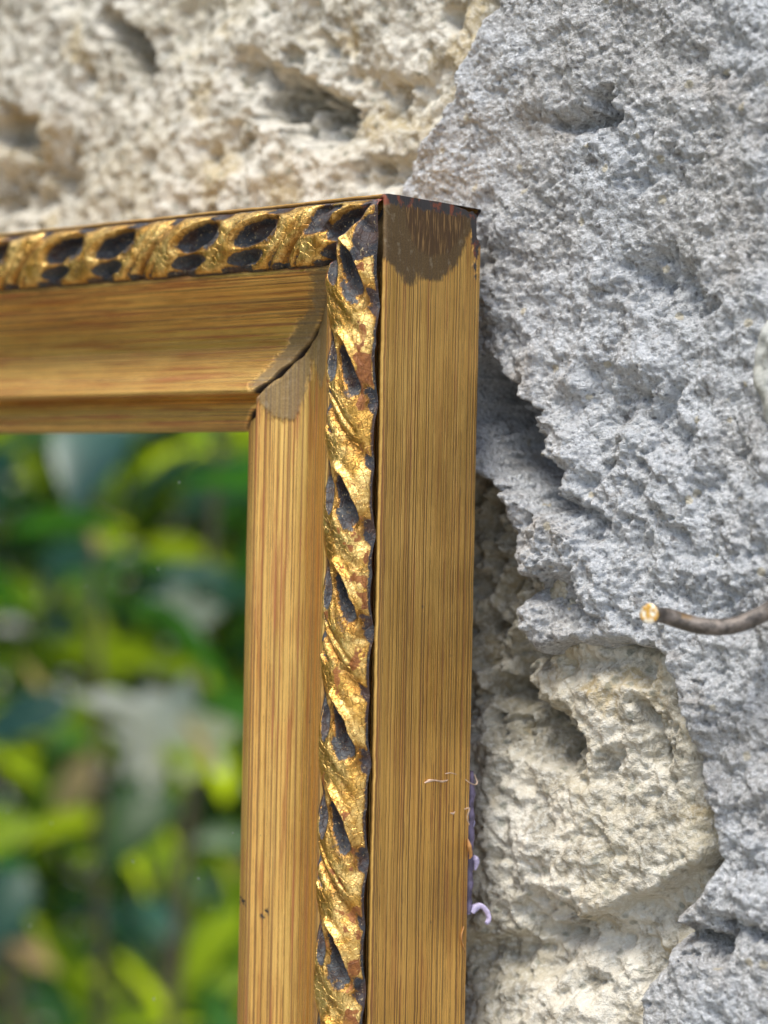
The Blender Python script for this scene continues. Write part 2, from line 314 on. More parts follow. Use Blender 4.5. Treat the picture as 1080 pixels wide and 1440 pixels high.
def out_mortar(x, z, sp):
    f1 = sst(1.6, .5, sp); f2 = sst(13, 4, sp); xw = x+fbm(x, z, 30, 3, 111)*22; zw = z+fbm(x, z, 30, 3, 112)*22
    din = ((x > -140) & (x < 75) & (z > -170) & (z < 80))
    wx = x+fbm(x, z, 9, 4, 5)*2.6; wz = z+fbm(x, z, 9, 4, 9)*2.6
    m = sdf_poly(wx, wz, POLY_M)
    win = np.minimum(np.minimum(xw+150, 90-xw), np.minimum(zw+158, 78-zw))    # the stretch that holds the named stones
    m = np.where(win > 0, m, np.maximum(m, np.clip(-win*.6, -8, 6)))
    rough = .55+.9*np.exp(-((x-4)**2+(z+48)**2)/26**2)+.35*np.exp(-((x-30)**2+(z+75)**2)/20**2)
    t = 6.5 + 3.2*fbm(x, z, 42, 3, 21) + 2.6*fbm(x, z, 90, 3, 22)*sst(0, -60, win) + f2*((rough-.30)*(3.0*fbm(x*1.05, z+x*.3, 12, 3, 33)+2.6*(.42-wor(x+fbm(x, z, 5, 3, 34)*3, z+fbm(x, z, 5, 3, 35)*3, 6.5, 36))) + (.4+rough*.8)*1.7*fbm(x, z, 4.6, 4, 37, gain=.6)*sst(4, 1.2, sp))
    lump = wor(x+fbm(x, z, 2, 2, 3)*.9, z+fbm(x, z, 2, 2, 4)*.9, 1.75, 51)
    l2 = wor(x+fbm(x, z, 1, 2, 13)*.4, z+fbm(x, z, 1, 2, 14)*.4, .78, 52)
    gr_ = sst(-.25, .45, fbm(x, z, 14, 3, 64)); t = t + f1*((.50-.90*lump)*(.25+.5*rough)*(.5+gr_) + (.42+.3*gr_)*fbm(x*1.1, z, 1.4, 4, 61, gain=.75) + (.22-.48*l2)*(.6+.7*gr_) - 2.2*np.clip(.30-wor(x, z, 3.6, 58), 0, 1)*sst(.1, .4, fbm(x, z, 11, 2, 65)))
    t = t - dents(x, z, D_M)
    e = np.clip(m/3.4, 0, 1); edge = 1-(1-e)**2.6
    low = -15.0 + fbm(x, z, 8, 3, 71)
    return low + (t-low)*edge, m
def out_cream(x, z, base, sc, seed, D, tilt=(0, 0), cx=0, cz=0):
    wx = x+fbm(x, z, 10, 3, seed)*2; wz = z+fbm(x, z, 10, 3, seed+4)*2
    t = base + 3.6*fbm(wx, wz, 30*sc, 4, seed+1) + 1.1*fbm(wx, wz, 7, 4, seed+2, billow=True) + .55*fbm(x, z, 2.2, 4, seed+3, gain=.6)
    t = t - .75*np.clip(.42-wor(x+fbm(x, z, 2, 2, 7), z, 3.1, seed+6), 0, 1)*2.2 - .35*np.clip(.45-wor(x, z, 1.3, seed+7), 0, 1)*2
    t = t + tilt[0]*(x-cx)+tilt[1]*(z-cz)
    if D: t = t - dents(x, z, D)
    return t
def nonuni(lo, d0, d1, st, hi, grow=1.12, mx=11, st2=None, split=None):
    c = list(np.arange(d0, d1, st)) if split is None else list(np.arange(d0, split, st2))+list(np.arange(split, d1, st))
    s = st2 or st; v = c[0]; L = []
    while v > lo:
        s = min(s*grow, mx); v -= s; L.append(v)
    s = st; v = c[-1]; Rr = []
    while v < hi:
        s = min(s*grow, mx); v += s; Rr.append(v)
    return np.array(L[::-1]+c+Rr)
wall = thing('stone_wall', 'rough rubble wall of cream tuff stones set in crusty blue-grey mortar', 'wall', W((0, 40, -1500)))
def wobj(name, V, F, mat, attrs=None, **k):
    V = np.array(V, dtype=np.float64)/1000; V[:, 1] -= .040; V[:, 2] += 1.5      # local to the wall's empty
    return mesh_obj(name, V, F, mat, wall, attrs, **k)
xs = nonuni(-1500, -124, 52, .27, 1100, st2=.8, split=-20); zs = nonuni(-1500, -142, 52, .235, 520)
X, Z = np.meshgrid(xs, zs)
SP = np.maximum(np.abs(np.gradient(xs))[None, :], np.abs(np.gradient(zs))[:, None]); om, mm = out_mortar(X, Z, SP); fo = sst(1.6, .5, SP)*.35
big = np.maximum(np.abs(X+30)-110, np.abs(Z+40)-110); 
V = np.stack([X+fbm(X, Z, 3, 2, 81)*fo, gy-om, Z+fbm(X, Z, 3, 2, 82)*fo], -1).reshape(-1, 3)
mo = wobj('mortar', V, grid_faces(len(zs), len(xs)), M_grey)
def stone(name, poly, base, sc, seed, D, mat, st, label=None, tilt=(0, 0), rnd=4., clipx=None, ledge=None, ldep=4.5):
    P = np.array(poly); lo = P.min(0)-2; hi = P.max(0)+2
    if clipx: lo = np.maximum(lo, clipx[0]); hi = np.minimum(hi, clipx[1])
    a = np.arange(lo[0], hi[0], st); b = np.arange(lo[1], hi[1], st); X, Z = np.meshgrid(a, b)
    m = sdf_poly(X+fbm(X, Z, 8, 3, seed+11)*1.5, Z+fbm(X, Z, 8, 3, seed+12)*1.5, poly)
    t = out_cream(X, Z, base, sc, seed, D, tilt, X.mean(), Z.mean())
    if ledge:
        L = np.array(ledge); below = np.interp(X, L[:, 0], L[:, 1])+fbm(X, Z, 7, 4, 17)*1.4-Z
        t = t-ldep*sst(0, 1.8, below)*(.45+.55*sst(L[1, 0], L[4, 0], X))+ldep*.5*sst(4, 14, below)
    e = np.clip(m/rnd, 0, 1); ed = np.sqrt(np.clip(1-(1-e)**2, 0, 1)); t = -13+(t+13)*ed
    V = np.stack([X, gy-t, Z], -1).reshape(-1, 3); F = grid_faces(*X.shape, keep=m > -.2)
    V, F, _ = compact(V, F, {})
    o = wobj(name, V, F, mat); 
    if label: o['label'] = label
    return o
stone('stone', POLY_A, 2.5, 1, 201, D_A, M_cream, .38, 'large cream pitted stone behind the top of the mirror frame')
stone('stone', POLY_B, 3.2, .8, 301, D_B, M_cream, .25, 'cream weathered stone under the grey mortar, beside the frame', rnd=3.5, tilt=(.0, -.01), ledge=LEDGE)
stone('stone', POLY_D, 10.5, 1, 501, None, M_pale, .5, 'smooth pale stone at the right, embedded in grey mortar', rnd=6, clipx=((20, -60), (110, 60)))
rs = random.Random(4)
def blob(cx, cz, rx, rz):
    n = 11; ph = rs.random()*6
    return [(cx+rx*math.cos(a)*(1+rs.uniform(-.18, .18)), cz+rz*math.sin(a)*(1+rs.uniform(-.18, .18))) for a in [ph+2*math.pi*k/n for k in range(n)]]
for iz in range(-8, 3):                       # the rest of the wall, outside the photograph
    for ix in range(-7, 6):
        cx = ix*185+(iz % 2)*90+rs.uniform(-22, 22); cz = iz*160-80+rs.uniform(-18, 18)
        rx, rz = rs.uniform(62, 84), rs.uniform(52, 68)
        if -290 < cx < 150 and -255 < cz < 190: continue
        if cz+rz > 500 or cz-rz < -1480: continue
        stone('stone', blob(cx, cz, rx, rz), 9, 1.5, 600+ix*13+iz*7, None, M_cream if rs.random() < .8 else M_pale, 4.2, rnd=16)
# capping and back of the wall
V = []; 
for y in (48, 400): V += [(-1500, y, -1500), (1100, y, -1500), (1100, y, 540), (-1500, y, 540)]
wobj('core', V, [(0, 1, 2, 3), (4, 7, 6, 5), (0, 4, 5, 1), (1, 5, 6, 2), (2, 6, 7, 3), (3, 7, 4, 0)], M_grey, smooth=False)

# ---------------------------------------------------------------- ground
t = NT('ground_gravel'); p = t.pos()
c = t.mix(t.ramp(t.noise(p, 1.2, 5), .35, .65), (.30, .26, .20), (.20, .18, .13)); c = t.mix(t.ramp(t.voro(p, 60), .1, .6), c, (.36, .33, .28))
M_ground = t.set(Base_Color=c, Roughness=.95, Normal=t.bump(t.voro(p, 60), .01, .6))
n = 40; gx = np.sign(np.linspace(-1, 1, n))*np.abs(np.linspace(-1, 1, n))**4*600
GX, GY = np.meshgrid(gx, gx); GZ = .02*gn(GX*.7, GY*.7, 5)-.012-.02*0
gnd = mesh_obj('ground', np.stack([GX, GY, GZ-.01], -1).reshape(-1, 3), grid_faces(n, n), M_ground); tag(gnd, 'pale gravel ground of the garden in front of the wall', kind='structure')

# ---------------------------------------------------------------- the mirror
FW, FH = 232., 330.
mir = thing('mirror', 'gilded wood-framed mirror with rope-carved moulding hanging on the stone wall', 'mirror', W((0, 0, 0)))
def map_rail(kind, wv, h, s):
    if kind == 'right': return np.stack([-wv, h, -s], -1)
    if kind == 'top':   return np.stack([-s, h, -wv], -1)
    if kind == 'left':  return np.stack([-(FW-wv), h, -s], -1)
    return np.stack([-s, h, -(FH-wv)], -1)
def tau(L, dense, step):
    a = list(np.arange(0, dense, step)); v = a[-1]; s = step
    while v < L-.01:
        s = min(s*1.3, 2.5); v = min(v+s, L); a.append(v)
    return np.array(a)
def resample(pts, step):
    pts = np.array(pts, float); seg = np.hypot(*np.diff(pts, axis=0).T); cum = np.concatenate([[0], np.cumsum(seg)])
    n = max(2, int(cum[-1]/step)); u = np.linspace(0, cum[-1], n)
    u = np.sort(np.unique(np.concatenate([u, cum]))); return np.interp(u, cum, pts[:, 0]), np.interp(u, cum, pts[:, 1]), u
def catmull(P, k=8):
    P = np.array(P, float); Q = np.vstack([2*P[0]-P[1], P, 2*P[-1]-P[-2]]); o = []
    for i in range(1, len(Q)-2):
        for j in range(k):
            t = j/k; a, b, c, d = Q[i-1], Q[i], Q[i+1], Q[i+2]
            o.append(.5*((2*b)+(c-a)*t+(2*a-5*b+4*c-d)*t*t+(3*b-a-3*c+d)*t**3))
    o.append(P[-1]); return np.array(o)
def gapf(wv):                                 # open mitre joint in the cove: half width in mm
    return .02+.62*sst(14.0, 19, wv)*(1+.35*np.sin(wv*2.3)) + .12*sst(23, 25.5, wv)
PROF_COVE = np.vstack([[(8.9, .7), (8.95, -.2), (9.1, -.5), (9.45, -.62), (9.85, -.42), (10.1, .05)],
    catmull([(10.2, .15), (11.4, 1.2), (13.1, 2.7), (15.75, 4.6), (18.4, 5.45), (20.5, 5.1), (22.3, 4.15), (24, 3.05), (25.1, 2.1)]),
    [(25.3, 1.92), (25.55, 1.98), (25.72, 2.4), (25.8, 4.2), (25.95, 4.9)], catmull([(26.2, 5.1), (26.7, 4.7), (27.6, 4.35), (28.7, 4.3), (29.8, 4.8), (30.6, 5.8), (30.95, 7.2)], 5), [(30.95, 9.3)]])
PATCH_R = [(25.6, 25), (25.3, 26.4), (24.7, 27.7), (23.7, 29.2), (22.3, 29.8), (20.6, 29.2), (19.3, 25.6), (18.4, 23.0), (17.9, 21.3), (16.7, 22.2), (15.4, 25), (13.2, 24), (10.6, 19), (9.4, 9), (26, 26)]
PATCH_T = [(25.6, 25), (25.4, 27.2), (24.5, 27.6), (22.5, 26.4), (19.6, 23.7), (17.5, 22.4), (15.9, 20.0), (14.6, 17.3), (11.2, 14.1), (9.4, 13.2), (9.2, 9.2), (26, 26)]
PUTTY = [(-1, 1), (-.4, -9.4), (2.8, -10.4), (6.3, -11.0), (9.2, -10.8), (12.1, -9.7), (14.3, -7.7), (16.0, -5.3), (17.6, -3), (21, -4), (21, 1)]
PUTTY2 = [(3.5, -1.2), (4.3, -4.5), (6.5, -7), (10, -7.6), (13.5, -6.3), (15.8, -4), (17, 1), (3, 1)]
POLY_STAIN = [(16.8, 1), (17.3, -3.5), (18.0, -6.5), (18.2, -9.8), (18.9, -10), (19.3, -5.5), (21, -4.5), (21, 1)]
def rail(kind, dense, step):
    L = FH if kind in ('right', 'left') else FW
    TA = tau(L, dense, step); near = kind in ('right', 'top')
    # body: the flat outer side of the moulding and its back
    pw, ph, pu = resample([(15, 20), (1.0, 20), (.25, 19.85), (0, 19.5), (0, .5), (.05, .12), (.2, 0), (.5, .0), (.64, .15), (.70, .5), (.75, 2.2), (9.0, 2.2), (9.0, 9), (30, 9.6)], .4)
    T, Wv = np.meshgrid(TA, pw, indexing='ij'); Hh = np.broadcast_to(ph, T.shape).copy(); U = np.broadcast_to(pu, T.shape)
    Wv = Wv.copy(); s = Wv + T*(L-2*Wv)/L
    face = (Wv < .72) & (Hh < 19.9)
    Wv = Wv+np.where(face, .10*fbm(s, Hh*3, 14, 3, 8)+.05*fbm(s, Hh, 2.5, 3, 12), 0)
    if kind in ('right', 'top'):              # worn back corner
        k = np.clip((Hh-13)/7, 0, 1)*np.exp(-np.clip(s-Wv, 0, None)**2/9)
        if kind == 'right': s = s+k*.9*(1+.5*gn(Hh*.8, s)); Hh = Hh-1.0*sst(5.2, 3.6, s+.3*gn(s*2, Hh))*(Hh > 17)*np.clip((Hh-17)/3, 0, 1)
        ed = (Hh < 1.0) & (Wv < .72); Hh = Hh+np.where(ed, .16*fbm(s, s*0, 3, 4, 77)+.12, 0)
    V = map_rail(kind, Wv, Hh, s).reshape(-1, 3)
    rc = np.stack([U, s, s*0+{'right': 0, 'top': 7, 'left': 13, 'bottom': 21}[kind]], -1).reshape(-1, 3)
    A = {'rc': rc}
    if kind == 'right':
        A['patch'] = sdf_poly(Hh, -s, PUTTY).ravel(); A['patch2'] = sdf_poly(Hh, -s, PUTTY2).ravel()
        A['patch3'] = np.maximum(np.maximum(1.6-s, sdf_poly(Hh, -s, POLY_STAIN)), -9).ravel()
    else:
        A['patch'] = np.full(V.shape[0], -9.); A['patch2'] = A['patch']; A['patch3'] = np.maximum(-9, (1.0-(s-Wv)) if kind == 'top' else s*0-9).ravel()
    body = mesh_obj('frame_rail', V/1000, grid_faces(*T.shape), M_side, mir, A)
    # cove
    pw, ph, pu = resample(PROF_COVE, .34 if near else 1.2)
    T, Wv = np.meshgrid(TA, pw, indexing='ij'); Hh = np.broadcast_to(ph, T.shape).copy(); U = np.broadcast_to(pu, T.shape)
    s0 = Wv+(gapf(Wv) if near else 0); s = s0 + T*(L-2*Wv)/L
    Hh += .05*fbm(s, U, 9, 3, 14)+np.where((Wv > 9) & (Wv < 9.9), .14*fbm(s, U, 2.2, 3, 19), 0)
    Hh += np.where((s-s0 < .5) & (Wv > 10) & near, .18*(1-(s-s0)/.5)*(.5+fbm(Wv, s, 1.5, 2, 5)), 0)
    if near:                                   # wall of the open joint
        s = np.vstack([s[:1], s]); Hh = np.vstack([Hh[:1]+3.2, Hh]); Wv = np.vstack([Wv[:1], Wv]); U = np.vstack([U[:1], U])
    V = map_rail(kind, Wv, Hh, s).reshape(-1, 3)
    P = {'right': PATCH_R, 'top': PATCH_T}.get(kind)
    pa = sdf_poly(Wv, s, P).ravel() if P else np.full(V.shape[0], -9.)
    if near: pa = np.where((s-Wv).ravel() < .8, np.maximum(pa, np.where((Wv.ravel() < 25.8), .5, -9)), pa)
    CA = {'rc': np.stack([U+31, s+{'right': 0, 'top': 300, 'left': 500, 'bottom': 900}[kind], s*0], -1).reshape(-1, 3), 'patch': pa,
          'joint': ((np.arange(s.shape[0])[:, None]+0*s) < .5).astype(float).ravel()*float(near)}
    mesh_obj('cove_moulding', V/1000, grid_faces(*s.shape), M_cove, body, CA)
    # rope
    nt = 74 if near else 24
    tt = np.linspace(1.0, -1.0, nt)
    T, t_ = np.meshgrid(TA, tt, indexing='ij'); Wv = .70+(1-t_)/2*8.50; s = Wv+T*(L-2*Wv)/L+(.06 if near else 0)
    if kind in ('right', 'bottom'): q = s; qA = 9.9; tc = t_; dB = 12.9
    else: q = -s; qA = -34.2; tc = t_; dB = 11.6
    if kind == 'top': pass
    Pd = 30.3 if kind in ('right', 'bottom') else 29.2
    cell = np.floor((q-qA+8.5)/Pd); ql = q-qA-cell*Pd                   # -8.5 .. Pd-8.5 ; A at 0, B at dB
    ql = ql+.35*fbm(q, tc*4, 5, 2, 31); tw = tc+.05*fbm(q, tc*4, 3, 2, 35)
    H = .35+2.45*np.sqrt(np.clip(1-.95*t_**2, 0, 1)); rec = np.zeros_like(H); skylit_worn = np.zeros_like(H)
    def vall(u, c, wd): return sum(np.exp(-np.abs((u-c-k*Pd)/wd)**1.6) for k in (-1, 0, 1))
    uu = ql-4.6*tw; v1 = vall(uu, .2, 2.3)+vall(uu, dB+.2, 2.3); v2 = vall(uu, dB+8.6, 1.5)
    vl = np.clip(v1+.8*v2, 0, 1.2); vl = np.clip(vl, 0, 1)**.8; bandh = .55-1.35*vl
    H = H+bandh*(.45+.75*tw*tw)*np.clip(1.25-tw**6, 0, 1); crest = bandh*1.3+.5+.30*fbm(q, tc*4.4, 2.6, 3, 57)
    out_e = sst(.70, .92, tw+.10*fbm(q, tc*4, 1.5, 3, 58)); in_e = sst(-.70, -.90, tw)
    H = H-.5*v1*out_e; rec = np.maximum(rec, sst(.42, .75, v1)*out_e*1.1); rec = np.maximum(rec, sst(.5, .8, v2)*out_e); rec = np.maximum(rec, sst(.15, .5, vl)*in_e)
    ern = .15*fbm(q, tc*4.4, 1.7, 4, 53, gain=.6)
    for qc, a, l, sk in ((0., .44 if kind != 'top' else .50, 2.9 if kind != 'top' else 3.3, 4.8), (dB, .42 if kind != 'top' else .48, 3.1 if kind != 'top' else 3.4, 5.0)):
        dt = tw-.22; dq = ql-qc-sk*dt
        asym = np.where(dq < 0, l*.86, l*1.18)
        e = np.sqrt((dt/a)**2+(dq/asym)**2)+ern
        hol = sst(1.05, .45, e); H = H-1.7*hol; rec = np.maximum(rec, sst(1.12, .70, e)*1.0)
        rim = np.exp(-((e-1.24)/.20)**2)*np.clip(.6-dq/asym*.5+dt*.6, 0, 1.2); H = H+.85*rim
        skylit_worn = np.maximum(skylit_worn, np.clip((dq/asym*1.2+.1) if kind != 'top' else .35-dt/a, 0, 1)*(e < 1.1))  # lit part of each hollow, painted into the colour
        tail = sst(1.0, .3, np.sqrt(((tw-.15)/.5)**2+((ql-qc-l-.1-3*(tw-.15))/2.0)**2)+ern)*(1. if qc < 1 else .55)
        H = H-.25*tail; rec = np.maximum(rec, tail*.72); skylit_worn = np.maximum(skylit_worn, tail)
        dt = tw+.55; dq = ql-qc-.1-4.6*tw-1.0; e = np.sqrt((dt/.25)**2+(dq/3.4)**2)+ern*1.2
        H = H-1.0*sst(1.1, .4, e); rec = np.maximum(rec, sst(1.12, .82, e)*1.1); skylit_worn = np.maximum(skylit_worn, .6*(e < 1.1))
        H = H+.18*np.exp(-((tw+.26)/.05)**2)*sst(4., 2.5, np.abs(dq))
    # seam between twisted strands, below each hollow
    for qc, d, wd in ((5.9, .22, 1.0),):
        u = ql-4.2*tw-qc; g = np.exp(-(u/wd)**2)*sst(-1.0, -.6, tw)
        H = H-d*g; rec = np.maximum(rec, g*(.42 if d > .4 else .2)); skylit_worn = np.maximum(skylit_worn, g)
    # flutes between the pairs of hollows
    for k in range(3):
        u = ql-4.6*tw-(dB+6.2+k*2.5); g = np.exp(-(u/.48)**2)*sst(.9, .3, tw)*(.6+.4*sst(.2, -.6, tw)); H = H-.62*g; rec = np.maximum(rec, g*(.18+.30*sst(0, -.7, tw)))
    edge_in = sst(-.86, -1, t_); H = H-edge_in*.5*(.5+fbm(q, q*0, 3.2, 2, 41)); rec = np.maximum(rec, sst(-.90, -.99, t_)*.8)
    rec = np.maximum(rec, sst(.93, 1, t_)*.9)
    H = H+.09*fbm(q*.7, tc*4.4, .95, 4, 43, gain=.6)+.12*fbm(q*.6, tc*4.4, 2.8, 3, 47)
    seam = np.clip(s-Wv, 0, 40)
    if near:
        H = H-.9*sst(.7, 0, seam)*(.6+.8*fbm(Wv, s, 2, 2, 49)+.3) - (1.6*sst(1.6, .2, seam)*sst(6.0, 8.5, Wv) if kind == 'top' else 0)
        if kind == 'right':
            H = H+.45*np.exp(-((seam-2.6)/1.5)**2)*(t_ < .6)
            rec = np.maximum(rec, sst(3.2, 2.2, np.abs(seam-4.2-2*(t_-.8)))*sst(.35, .55, t_)*1.1)
        else:
            u = seam-6.2; g = sst(3.3, 1.6, np.abs(u-(t_-.2)*2))*sst(-.1, .2, t_)*sst(.95, .8, t_); H = H-.9*g; rec = np.maximum(rec, g*1.1); skylit_worn = np.maximum(skylit_worn, g*.7)
    far = s > (L-30)
    V = map_rail(kind, Wv, .35-H, s).reshape(-1, 3)
    rub = (.10*np.clip(tw+.1, 0, 1)+.04*(1-np.abs(tw))) if kind == 'right' else -.05+0*tw
    mesh_obj('rope_moulding', V/1000, grid_faces(*s.shape), M_rope, body, {'rec': rec.ravel(), 'skylit_worn': skylit_worn.ravel(), 'crest': crest.ravel(), 'seam': (seam if near else seam+5).ravel(), 'rub': rub.ravel()})
    return body
rail('right', 118, .17); rail('top', 92, .17); rail('left', 2, 1.); rail('bottom', 2, 1.)
def boxm(name, a, b, mat, parent):
    (x0, y0, z0), (x1, y1, z1) = a, b
    V = np.array([(x, y, z) for x in (x0, x1) for y in (y0, y1) for z in (z0, z1)])/1000
    return mesh_obj(name, V, [(0, 1, 3, 2), (4, 6, 7, 5), (0, 4, 5, 1), (2, 3, 7, 6), (0, 2, 6, 4), (1, 5, 7, 3)], mat, parent, smooth=False)
boxm('mirror_pane', (-(FW-22), 7.3, -(FH-22)), (-22, 9.2, -22), M_mirror, mir)
boxm('backing_board', (-(FW-14), 14.5, -(FH-14)), (-14, 17.5, -14), mat_simple('brown_board', (.22, .14, .08), .8), mir)

# adhesive left on the back edge: purple strip, lilac blobs, a curl and a few threads
M_pur = mat_simple('purple_adhesive', (.12, .10, .165), .6, 0, 900, .0002, .35)
M_lil = mat_simple('lilac_plastic', (.40, .36, .52), .35, 0, 1500, .0003, .2, Subsurface_Weight=.3, Subsurface_Radius=(.001, .001, .001))
M_thr = mat_simple('pale_thread', (.50, .36, .26), .4, 0, 1500, .0001, .2)
M_amb = mat_simple('amber_glue', (.42, .21, .07), .3, 0, 1500, .0002, .2)
def tube(pts, rad, name, mat, parent, seg=8, flat=None):
    P = catmull(pts, 8); n = len(P); rad = np.interp(np.linspace(0, 1, n), np.linspace(0, 1, len(rad)), rad)
    V = []; 
    for i in range(n):
        t = P[min(i+1, n-1)]-P[max(i-1, 0)]; t /= np.linalg.norm(t)+1e-9
        a = np.cross(t, [0, 1., 0.1]); a /= np.linalg.norm(a)+1e-9; b = np.cross(t, a)
        for k in range(seg):
            an = 2*math.pi*k/seg; V.append(P[i]+rad[i]*(a*math.cos(an)+b*math.sin(an)*(flat or 1)))
    F = [(i*seg+k, i*seg+(k+1) % seg, (i+1)*seg+(k+1) % seg, (i+1)*seg+k) for i in range(n-1) for k in range(seg)]
    F += [tuple(range(seg))[::-1], tuple((n-1)*seg+k for k in range(seg))]
    return mesh_obj(name, np.array(V)/1000, F, mat, parent)
zz = np.linspace(-77.6, -97.5, 90); na = 10; V = []
for i, z in enumerate(zz):
    pr = .95*math.sin(math.pi*min(1, max(0.0, (i+2)/14))/2)*(1-.35*sst(70, 89, np.array(float(i)))) + .22*float(gn(np.array(z*1.1), np.array(.3), 8))
    for k in range(na):
        a = 2*math.pi*k/na; V.append((-.80+(.70+.12*math.sin(z*2)+.10*float(gn(np.array(z*2.7), np.array(1.3), 4)))*math.cos(a), 20.1+max(.25, pr)*.6+max(.25, pr)*math.sin(a)*.7, z))
F = [(i*na+k, i*na+(k+1) % na, (i+1)*na+(k+1) % na, (i+1)*na+k) for i in range(89) for k in range(na)]+[tuple(range(na)), tuple(89*na+k for k in range(na))[::-1]]
adh = mesh_obj('adhesive_strip', np.array(V)/1000, F, M_pur, mir); adh['label'] = 'purple torn adhesive strip on the back edge'
def back(px, py, Y=21.0):
    q = at(px, py, Y); return q
bead = tube([back(667, 1203, 21), back(669, 1208, 21.2), back(670, 1214, 21.3), back(668, 1224, 21)], [.15, .55, .5, .12], 'torn_flap', M_lil, adh, 8, .7)
tube([back(663, 1283, 20.6), back(668, 1277, 21), back(676, 1274, 21.5), back(684, 1281, 21.8), back(687.5, 1291, 21.8), back(685, 1297, 21.6), back(682, 1296, 21.4)], [.5, .6, .42, .5, .46, .38, .2], 'torn_flap', M_lil, adh, 8, .45)
tube([back(665, 1150, 21), back(666.5, 1156, 21.2), back(666, 1163, 21)], [.1, .25, .1], 'torn_flap', M_lil, adh, 6, .6)
tube([back(664, 1165, 20.8), back(662, 1178, 20.6), back(665, 1186, 20.9)], [.08, .2, .1], 'torn_flap', M_lil, adh, 6, .6)
def on_side(px, py, off=.12):
    r = Fv + Rc*(px-540)/FPX - Uc*(py-720)/FPX
    return CP + r*((off-CP[0])/r[0])
def sd(pts, rad, mat=M_thr, nm='glue_thread'): tube([on_side(*q) for q in pts], rad, nm, mat, adh, 6, .7)
sd([(597, 1101, .1), (604, 1098, .2), (612, 1097.5, .15), (622, 1099, .1), (630, 1097, .15)], [.10, .28, .16, .22, .08])
sd([(626, 1088, .1), (634, 1087, .5), (642, 1089, .1)], [.06, .10, .06])
q0 = [on_side(654, 1096, .1), on_side(661, 1101, .5), back(668, 1103.5, 20.5), back(671, 1100, 21), back(667, 1089, 21)]
tube(q0, [.05, .07, .09, .08, .05], 'glue_thread', M_thr, adh, 6)
sd([(653, 1138, .1), (660, 1137, .3), (657, 1150, .2), (660, 1160, .3)], [.06, .14, .08, .1])
sd([(633, 1143, .05), (637, 1144, .15), (640, 1141, .1)], [.08, .2, .06])
sd([(658, 1180, .1), (660, 1190, .3), (662, 1202, .3), (660, 1208, .1)], [.1, .42, .35, .1], M_amb)
sd([(652, 1303, .05), (649, 1318, .1), (652, 1332, .1), (655, 1340, .05)], [.08, .14, .12, .05], M_amb)

# ---------------------------------------------------------------- bent metal rod
t = NT('rusty_iron'); p = t.pos(); n = t.noise(p, 700, 5, .65); n2 = t.noise(p, 260, 3)
c = t.mix(t.ramp(n, .38, .62), (.06, .052, .045), (.17, .145, .125)); c = t.mix(t.math('MULTIPLY', t.ramp(n2, .58, .68), .6), c, (.20, .12, .045))
M_rust = t.set(Base_Color=c, Roughness=t.mixf(n, .35, .7), Metallic=.35, Normal=t.bump(n, .0003, .8))
t = NT('bright_cut_metal'); p = t.pos(); n = t.noise(p, 1300, 4)
M_cut = t.set(Base_Color=t.mix(t.ramp(n, .42, .58), (.86, .78, .62), (.62, .34, .06)), Roughness=.4, Metallic=.5, Normal=t.bump(n, .0002, .8))
rod = thing('bent_rod', 'short bent rusty metal rod with bright cut end, sticking out of the grey mortar', 'metal rod', W(at(1130, 850, 24)))
RO = np.array(at(1130, 850, 24))
path = [at(913, 863, 8.5), at(921, 864, 10.5), at(938, 867, 13), at(975, 878, 15), at(1012, 882, 16.5), at(1040, 877, 18), at(1075, 862, 20), at(1120, 838, 23), at(1190, 815, 38)]
P = catmull(path, 10)-RO; n = len(P); seg = 22; V = []
for i in range(n):
    tn = P[min(i+1, n-1)]-P[max(i-1, 0)]; tn /= np.linalg.norm(tn); a = np.cross(tn, [0, 0, 1.]); a /= np.linalg.norm(a); b = np.cross(tn, a)
    d = i/10; r = 1.06*(1+.13*math.exp(-(d/.35)**2)*1.3-.16*math.exp(-((d-1.35)/.35)**2)) + .0
    for k in range(seg):
        an = 2*math.pi*k/seg; rr = r*(1+.025*math.sin(3*an+i*.3)+.02*math.sin(7*an+i*.9)); V.append(P[i]+rr*(a*math.cos(an)+b*math.sin(an)))
F = [(i*seg+k, i*seg+(k+1) % seg, (i+1)*seg+(k+1) % seg, (i+1)*seg+k) for i in range(n-1) for k in range(seg)]
sh = mesh_obj('rod_shaft', np.array(V)/1000, F, M_rust, rod)
tn = P[0]-P[1]; tn /= np.linalg.norm(tn); ring = [np.array(V[k]) for k in range(seg)]; cen = P[0]; V2 = []; F2 = []
for j, (sc, off) in enumerate([(1.0, -.02), (.94, .12), (.82, .14), (.62, .11), (.4, .12), (.18, .10)]):
    for k in range(seg): V2.append(cen+(ring[k]-cen)*sc+tn*(off+.025*math.sin(k*2.1+j)))
F2 = [(j*seg+k, j*seg+(k+1) % seg, (j+1)*seg+(k+1) % seg, (j+1)*seg+k) for j in range(5) for k in range(seg)]+[tuple(5*seg+k for k in range(seg))]
ce = mesh_obj('cut_end', np.array(V2)/1000, F2, M_cut, rod); ce['label'] = 'bright golden cut end of the rod'

